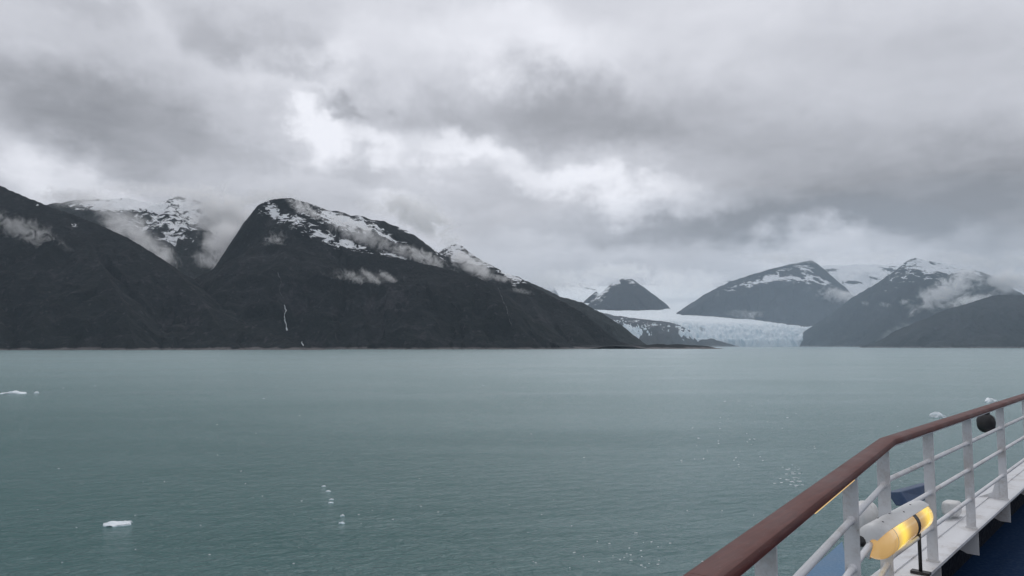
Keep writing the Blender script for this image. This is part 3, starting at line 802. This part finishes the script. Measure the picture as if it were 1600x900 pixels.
# --- glowing light strip under the handrail
def glow_material(name, col, strength):
    m, t, out = material(name); b = principled(t, out)
    b.inputs['Base Color'].default_value = (*col, 1); b.inputs['Emission Color'].default_value = (*col, 1)
    b.inputs['Emission Strength'].default_value = strength
    return m
M_strip = glow_material('warm_light_strip', (1.0, 0.66, 0.28), 0.6)
o = sweep('light_strip', [(on1(2.95), N1), (on1(3.66), N1)], [(0.0365, Z_UND - 0.0085), (0.0390, Z_UND - 0.0085), (0.0390, Z_UND - 0.0118), (0.0365, Z_UND - 0.0118)], M_strip, None)
tag(o, 'thin glowing amber light strip under the brown handrail', 'light strip')

# --- capsule deck lamp with amber lens
def rows_mesh(name, rows, mat, parent, cap=True):
    bm = bmesh.new(); RR = [[bm.verts.new(v) for v in r] for r in rows]; n = len(rows[0])
    for a, b in zip(RR[:-1], RR[1:]):
        for i in range(n): bm.faces.new((a[i], a[(i + 1) % n], b[(i + 1) % n], b[i]))
    if cap: bm.faces.new(RR[0]); bm.faces.new(RR[-1][::-1])
    o = from_bm(name, bm, mat, parent)
    md = o.modifiers.new('edges', 'EDGE_SPLIT'); md.split_angle = R(50)
    return o
lamp_a = Vector(at(1370, 847, 4.20)); lamp_b = Vector(at(1435, 805, 5.30))
lamp = empty('deck_lamp', lamp_a)
tag(lamp, 'white capsule shaped deck lamp with glowing amber lens on the railing', 'lamp')
ax = (lamp_b - lamp_a); LL = ax.length; ax.normalize()
sdv = Vector((0, 0, 1)).cross(ax).normalized() * -1.0       # inboard side
upv = sdv.cross(ax).normalized()
if upv.z < 0: upv = -upv
def cap_rows(r, x0, x1, rend, n=26, off=(0, 0), sx=1.0, sz=1.0):
    rows = []
    st = [(x0 - rend, 0.25), (x0 - rend * .93, .52), (x0 - rend * .72, .76), (x0 - rend * .4, .93), (x0, 1.0)]
    st += [(x0 + (x1 - x0) * k / 6, 1.0) for k in range(1, 6)]
    st += [(x1, 1.0), (x1 + rend * .4, .93), (x1 + rend * .72, .76), (x1 + rend * .93, .52), (x1 + rend, .25)]
    for x, k in st:
        rows.append([lamp_a + ax * x + sdv * (off[0] + r * k * sx * math.cos(a)) + upv * (off[1] + r * k * sz * math.sin(a)) for a in [2 * math.pi * i / n for i in range(n)]])
    return rows
def shell_rows(r0, r1, x0, x1, rend, a0, a1, n=20):
    rows = []
    st = [(x0 - rend, 0.25), (x0 - rend * .93, .52), (x0 - rend * .72, .76), (x0 - rend * .4, .93), (x0, 1.0), ((x0 + x1) / 2, 1.0)]
    st += [(x1, 1.0), (x1 + rend * .4, .93), (x1 + rend * .72, .76), (x1 + rend * .93, .52), (x1 + rend, .25)]
    an = [R(a0 + (a1 - a0) * i / (n - 1)) for i in range(n)]
    for x, k in st:
        rows.append([lamp_a + ax * x + sdv * (r1 * k * math.cos(a)) + upv * (r1 * k * math.sin(a)) for a in an] + [lamp_a + ax * x + sdv * (r0 * k * math.cos(a)) + upv * (r0 * k * math.sin(a)) for a in an[::-1]])
    return rows
adopt(rows_mesh('housing', shell_rows(0.091, 0.103, -0.015, LL + 0.012, 0.052, 48, 250), M_stain, None), lamp)
def lens_material():
    m, t, out = material('amber_lens'); b = principled(t, out)
    geo = t.new('ShaderNodeNewGeometry')
    rel = t.vm('SUBTRACT', geo.outputs['Position'], tuple(lamp_a))
    s = t.vm('DOT_PRODUCT', rel, tuple(ax))
    g = None
    for c0, w0 in ((0.30, 0.17), (LL - 0.16, 0.20)):
        q = t.m('DIVIDE', t.m('SUBTRACT', s, c0), w0)
        e = t.m('POWER', 2.718, t.m('MULTIPLY', t.m('MULTIPLY', q, q), -1.0))
        g = e if g is None else t.m('MAXIMUM', g, e)
    c = t.mix(g, (0.86, 0.50, 0.17), (1.0, 0.70, 0.07))
    t.l.new(c, b.inputs['Emission Color'])
    t.l.new(t.m('ADD', t.m('MULTIPLY', g, 0.75), 0.42), b.inputs['Emission Strength'])
    b.inputs['Base Color'].default_value = (0.62, 0.45, 0.22, 1)
    b.inputs['Roughness'].default_value = 0.18
    b.inputs['Coat Weight'].default_value = 0.4
    return m
M_lens = lens_material()
LO = (0.0, 0.0)
adopt(rows_mesh('lens', cap_rows(0.093, 0.0, LL, 0.050), M_lens, None), lamp)
def band_at(x, wd, r, name, mat):
    n = 26; rows = [[lamp_a + ax * xx_ + sdv * (LO[0] + r * math.cos(a)) + upv * (LO[1] + r * math.sin(a)) for a in [2 * math.pi * i / n for i in range(n)]] for xx_ in (x, x + wd)]
    return adopt(rows_mesh(name, rows, mat, None), lamp)
band_at(LL * 0.55, 0.09, 0.0955, 'band', M_black)
band_at(0.10, 0.007, 0.0945, 'seam', M_stain)
for k in range(7):
    a = R((80, 115, 100, 74, 122, 88, 106)[k]); x = LL * (0.06 + 0.14 * k); o_ = sdv * math.cos(a) + upv * math.sin(a)
    bm = bmesh.new(); tube(bm, lamp_a + ax * x + o_ * 0.1015, lamp_a + ax * x + o_ * 0.1055, 0.006, 8)
    adopt(from_bm('screw', bm, M_black, None), lamp)
# clamp to the rods and foot
bm = bmesh.new(); tube(bm, lamp_a - ax * 0.03 - sdv * 0.05, lamp_a - ax * 0.10 - sdv * 0.115, 0.03, 12)
adopt(from_bm('clamp', bm, M_black, None), lamp)
mid_ = lamp_a + ax * (LL * 1.0)
bm = bmesh.new(); tube(bm, mid_ - upv * 0.07, Vector((mid_.x, mid_.y, Z_BASE + 0.02)), 0.012, 10)
adopt(from_bm('stand', bm, M_black, None), lamp)
bm = bmesh.new(); slab(bm, Vector((mid_.x, mid_.y, 0)), D2, N2, 0.03, 0.06, Z_BASE + 0.002, Z_BASE + 0.02)
adopt(from_bm('foot', bm, M_black, None, smooth=False), lamp)

# --- outboard fittings
def blob(name, c, rx, ry, rz, d, mat, seed, sq=2.6, amp=0.05):
    bm = bmesh.new(); bmesh.ops.create_icosphere(bm, subdivisions=4, radius=1.0)
    n = inb(d); up = Vector((0, 0, 1)); c = Vector(c)
    for v in bm.verts:
        x, y, z = v.co
        k = (abs(x) ** sq + abs(y) ** sq + abs(z) ** sq) ** (-1.0 / sq)
        nn = 1 + amp * float(fbm(np.array([x * 2 + seed]), np.array([y * 2 + z * 1.7]), seed, 3)[0])
        v.co = c + d * (x * k * rx * nn) + n * (y * k * ry * nn) + up * (z * k * rz * nn)
    return from_bm(name, bm, mat)
c = Vector(at(1352, 812, 5.2))
o = blob('vent_housing', c, 0.16, 0.08, 0.12, D1, M_stain, 3, 2.8)
tag(o, 'stained white rounded housing outboard of the railing, behind the lamp', 'housing')
c = Vector(at(1487, 794, 7.0))
o = blob('junction_box', c, 0.10, 0.07, 0.065, D2, M_stain, 6, 5.0, 0.03)
tag(o, 'small white box on the outer plate past the lamp', 'box')
c = Vector(at(1541, 661, 8.6))
fl = empty('hanging_float', c)
tag(fl, 'dark rounded float hanging outboard just under the wooden handrail', 'float')
adopt(blob('body', c, 0.095, 0.095, 0.11, D2, M_black, 8, 2.3, 0.05), fl)
bm = bmesh.new(); tube(bm, c + Vector((0, 0, 0.10)), c + Vector((0, 0, 0.135)), 0.04, 14)
adopt(from_bm('collar', bm, M_black, None), fl)
bm = bmesh.new(); tube(bm, c + Vector((0, 0, 0.13)), Vector((on2(8.75).x, on2(8.75).y, Z_UND - 0.012)), 0.007, 8)
adopt(from_bm('lanyard', bm, M_stain, None), fl)
# dark blue wedge shaped cover
pw = [Vector(at(1406, 768, 7.2)), Vector(at(1458, 754, 7.6)), Vector(at(1458, 778, 7.5)), Vector(at(1421, 790, 7.1))]
bm = bmesh.new(); off = -N2 * 0.12 + Vector((0, 0, -0.02))
A = [bm.verts.new(p) for p in pw]; B = [bm.verts.new(p + off) for p in pw]
for k in range(4): bm.faces.new((A[k], A[(k + 1) % 4], B[(k + 1) % 4], B[k]))
bm.faces.new(A); bm.faces.new(B[::-1])
o = from_bm('blue_cover', bm, M_dblue, smooth=False); md = o.modifiers.new('bevel', 'BEVEL'); md.width = 0.012; md.segments = 3
tag(o, 'dark blue wedge shaped cover outboard of the railing above the lamp', 'cover')
# blue strake outboard
bm = bmesh.new()
prism(bm, [at_z(px, py, Z_BASE - 0.16)[:2] for px, py in ((1316, 846), (1250, 905), (1090, 1060), (1180, 1060), (1330, 915))], Z_BASE - 0.24, Z_BASE - 0.16)
adopt(from_bm('strake', bm, M_blue, None, smooth=False), ship)

# ------------------------------------------------------------------ low cloud on the slopes
def cloud_material(name, radii, dens, seed, thr, k=1.0):
    m, t, out = material(name)
    pv = t.new('ShaderNodeVolumePrincipled'); t.l.new(pv.outputs[0], out.inputs['Volume'])
    pv.inputs['Color'].default_value = (1.0, 1.0, 1.0, 1)
    pv.inputs['Anisotropy'].default_value = 0.55
    tcn = t.new('ShaderNodeTexCoord'); P = tcn.outputs['Object']
    rm = min(radii)
    S_ = t.vm('MULTIPLY', P, tuple(r / rm * k for r in radii))
    S_ = t.vm('ADD', S_, (seed * 3.17, seed * 1.31, seed * 2.7))
    n = t.noise(S_, 1.5, 6, 0.62, 1.2)
    r_ = t.vm('LENGTH', P)
    fall = t.ramp(r_, 1.0, 0.15)
    v = t.m('SUBTRACT', t.m('ADD', t.m('MULTIPLY', t.m('SUBTRACT', n, 0.5), 3.4), fall), (thr - 0.6) * 2.0 + 0.45)
    dn = t.m('MULTIPLY', t.ramp(v, 0.0, 0.9), t.ramp(r_, 1.0, 0.4))
    t.l.new(t.m('MULTIPLY', dn, dens), pv.inputs['Density'])
    return m
NC = [0]
def cloud(px, py, Y, wpx, hpx, dep, od, tilt=0.0, thr=0.72, k=1.0):
    """od: optical depth through the middle"""
    NC[0] += 1
    rx = wpx * 0.5 * Y / F * 1.25; rz = hpx * 0.5 * Y / F * 1.25; ry = dep * 0.5
    bm = bmesh.new(); bmesh.ops.create_icosphere(bm, subdivisions=2, radius=1.06)
    mat = cloud_material('mist', (rx, ry, rz), od / (dep * 0.5), NC[0], thr, k)
    o = from_bm('low_cloud', bm, mat)
    o.location = at(px, py, Y); o.scale = (rx, ry, rz); o.rotation_euler = (0, R(tilt), 0)
    tag(o, 'grey mist drifting on the mountain slopes', 'cloud', 'mist on the mountain slopes', kind='stuff')
    return o
CL = [
    # px, py, depth, width, height, thickness, optical depth, tilt, threshold
    (212, 372, 5600, 170, 66, 500, 2.4, 32, .58), (255, 400, 5000, 80, 46, 300, 2.4, 42, .60), (120, 308, 6400, 180, 44, 600, 2.0, 4, .57), (190, 338, 6000, 150, 36, 400, 1.1, 16, .58), (300, 303, 6300, 140, 34, 400, 1.8, 6, .57),
    (350, 335, 6300, 160, 110, 500, 5.0, 20, .53), (240, 296, 6400, 300, 30, 600, 1.6, 2, .56), (356, 378, 4930, 110, 100, 300, 4.5, 35, .55), (345, 412, 4880, 130, 40, 260, 3.0, 14, .60),
    (430, 390, 4560, 60, 80, 130, 2.6, -8, .62), (40, 362, 3980, 180, 56, 140, 1.1, 22, .60), (415, 308, 4950, 150, 36, 300, 2.2, -8, .58),
    (560, 362, 4600, 220, 50, 180, 1.9, 24, .62), (660, 402, 4520, 150, 34, 160, 1.9, 22, .62), (480, 332, 4780, 120, 38, 120, 2.4, 42, .60),
    (552, 434, 4300, 70, 26, 90, 1.3, 20, .60), (582, 435, 4290, 70, 18, 90, 1.8, 40, .58), (610, 436, 4280, 66, 16, 90, 1.6, 38, .58), (525, 436, 4310, 34, 18, 80, 1.1, -20, .60), (585, 437, 4300, 190, 34, 120, .3, 8, .56),
    (735, 412, 4950, 110, 44, 240, 3.4, 28, .58), (785, 436, 4900, 60, 20, 120, 1.4, 15, .64), (700, 372, 6200, 60, 40, 300, 1.5, 30, .62), (815, 455, 4850, 60, 14, 100, .7, 10, .66),
    (885, 440, 13500, 180, 56, 1200, 2.4, 0, .55), (965, 424, 12900, 150, 40, 1000, 3.4, 0, .55), (1065, 440, 13600, 210, 60, 1400, 3.0, 0, .54), (655, 338, 5700, 170, 70, 500, 5.0, 32, .54), (590, 326, 5300, 130, 30, 300, 1.2, 14, .58),
    (1225, 403, 10900, 190, 30, 900, 2.2, 0, .58), (1305, 466, 10300, 130, 50, 500, 5.0, 4, .58), (1232, 475, 10500, 22, 16, 200, .8, 0, .66),
    (1360, 402, 13600, 190, 30, 1200, 1.5, 0, .58), (1510, 406, 8500, 190, 34, 700, 2.2, 8, .57), (1480, 456, 7900, 170, 64, 320, 4.5, -28, .57),
    (1585, 440, 8000, 130, 56, 500, 4.5, 0, .56), (1515, 470, 7200, 120, 24, 300, 2.6, -12, .60), (1352, 474, 8100, 22, 12, 140, .9, 10, .66), (1382, 476, 8000, 30, 14, 140, .8, 10, .66), (1412, 472, 7950, 22, 16, 140, 1.3, 0, .66),
    (1215, 494, 10200, 190, 22, 500, 2.2, 2, .58), (1160, 488, 10300, 60, 18, 300, .7, 0, .64), (1400, 520, 7000, 90, 30, 500, .45, -30, .62), (1595, 405, 8600, 120, 50, 700, 1.6, 0, .6),
]
for c_ in CL:
    cloud(*c_)

def mist_bank(px, py, Y, rx, ry, rz, od):
    m, t, out = material('mist_bank')
    pv = t.new('ShaderNodeVolumePrincipled'); t.l.new(pv.outputs[0], out.inputs['Volume'])
    pv.inputs['Color'].default_value = (0.74, 0.87, 1.0, 1)
    pv.inputs['Density'].default_value = od / (2 * ry)
    bm = bmesh.new(); bmesh.ops.create_uvsphere(bm, u_segments=96, v_segments=48, radius=1.0)
    o = from_bm('mist_bank', bm, m); o.location = at(px, py, Y); o.scale = (rx, ry, rz)
    tag(o, 'thin blue grey mist lying over the far arm of the fjord', 'mist', kind='stuff')
mist_bank(1560, 520, 5000, 2300, 700, 1100, 0.17)
mist_bank(1180, 500, 8300, 4200, 900, 1500, 0.19)
# ------------------------------------------------------------------ the air
m, t, out = material('haze_air')
pv = t.new('ShaderNodeVolumePrincipled'); t.l.new(pv.outputs[0], out.inputs['Volume'])
pv.inputs['Color'].default_value = (0.72, 0.86, 1.0, 1)
pv.inputs['Density'].default_value = 1.55e-5
pv.inputs['Anisotropy'].default_value = 0.1
bm = bmesh.new(); bmesh.ops.create_cube(bm, size=1.0)
hz = from_bm('haze', bm, m, smooth=False)
hz.scale = (64000, 64000, 2150); hz.location = (0, 0, 2150 / 2 - 30)
tag(hz, kind='stuff')
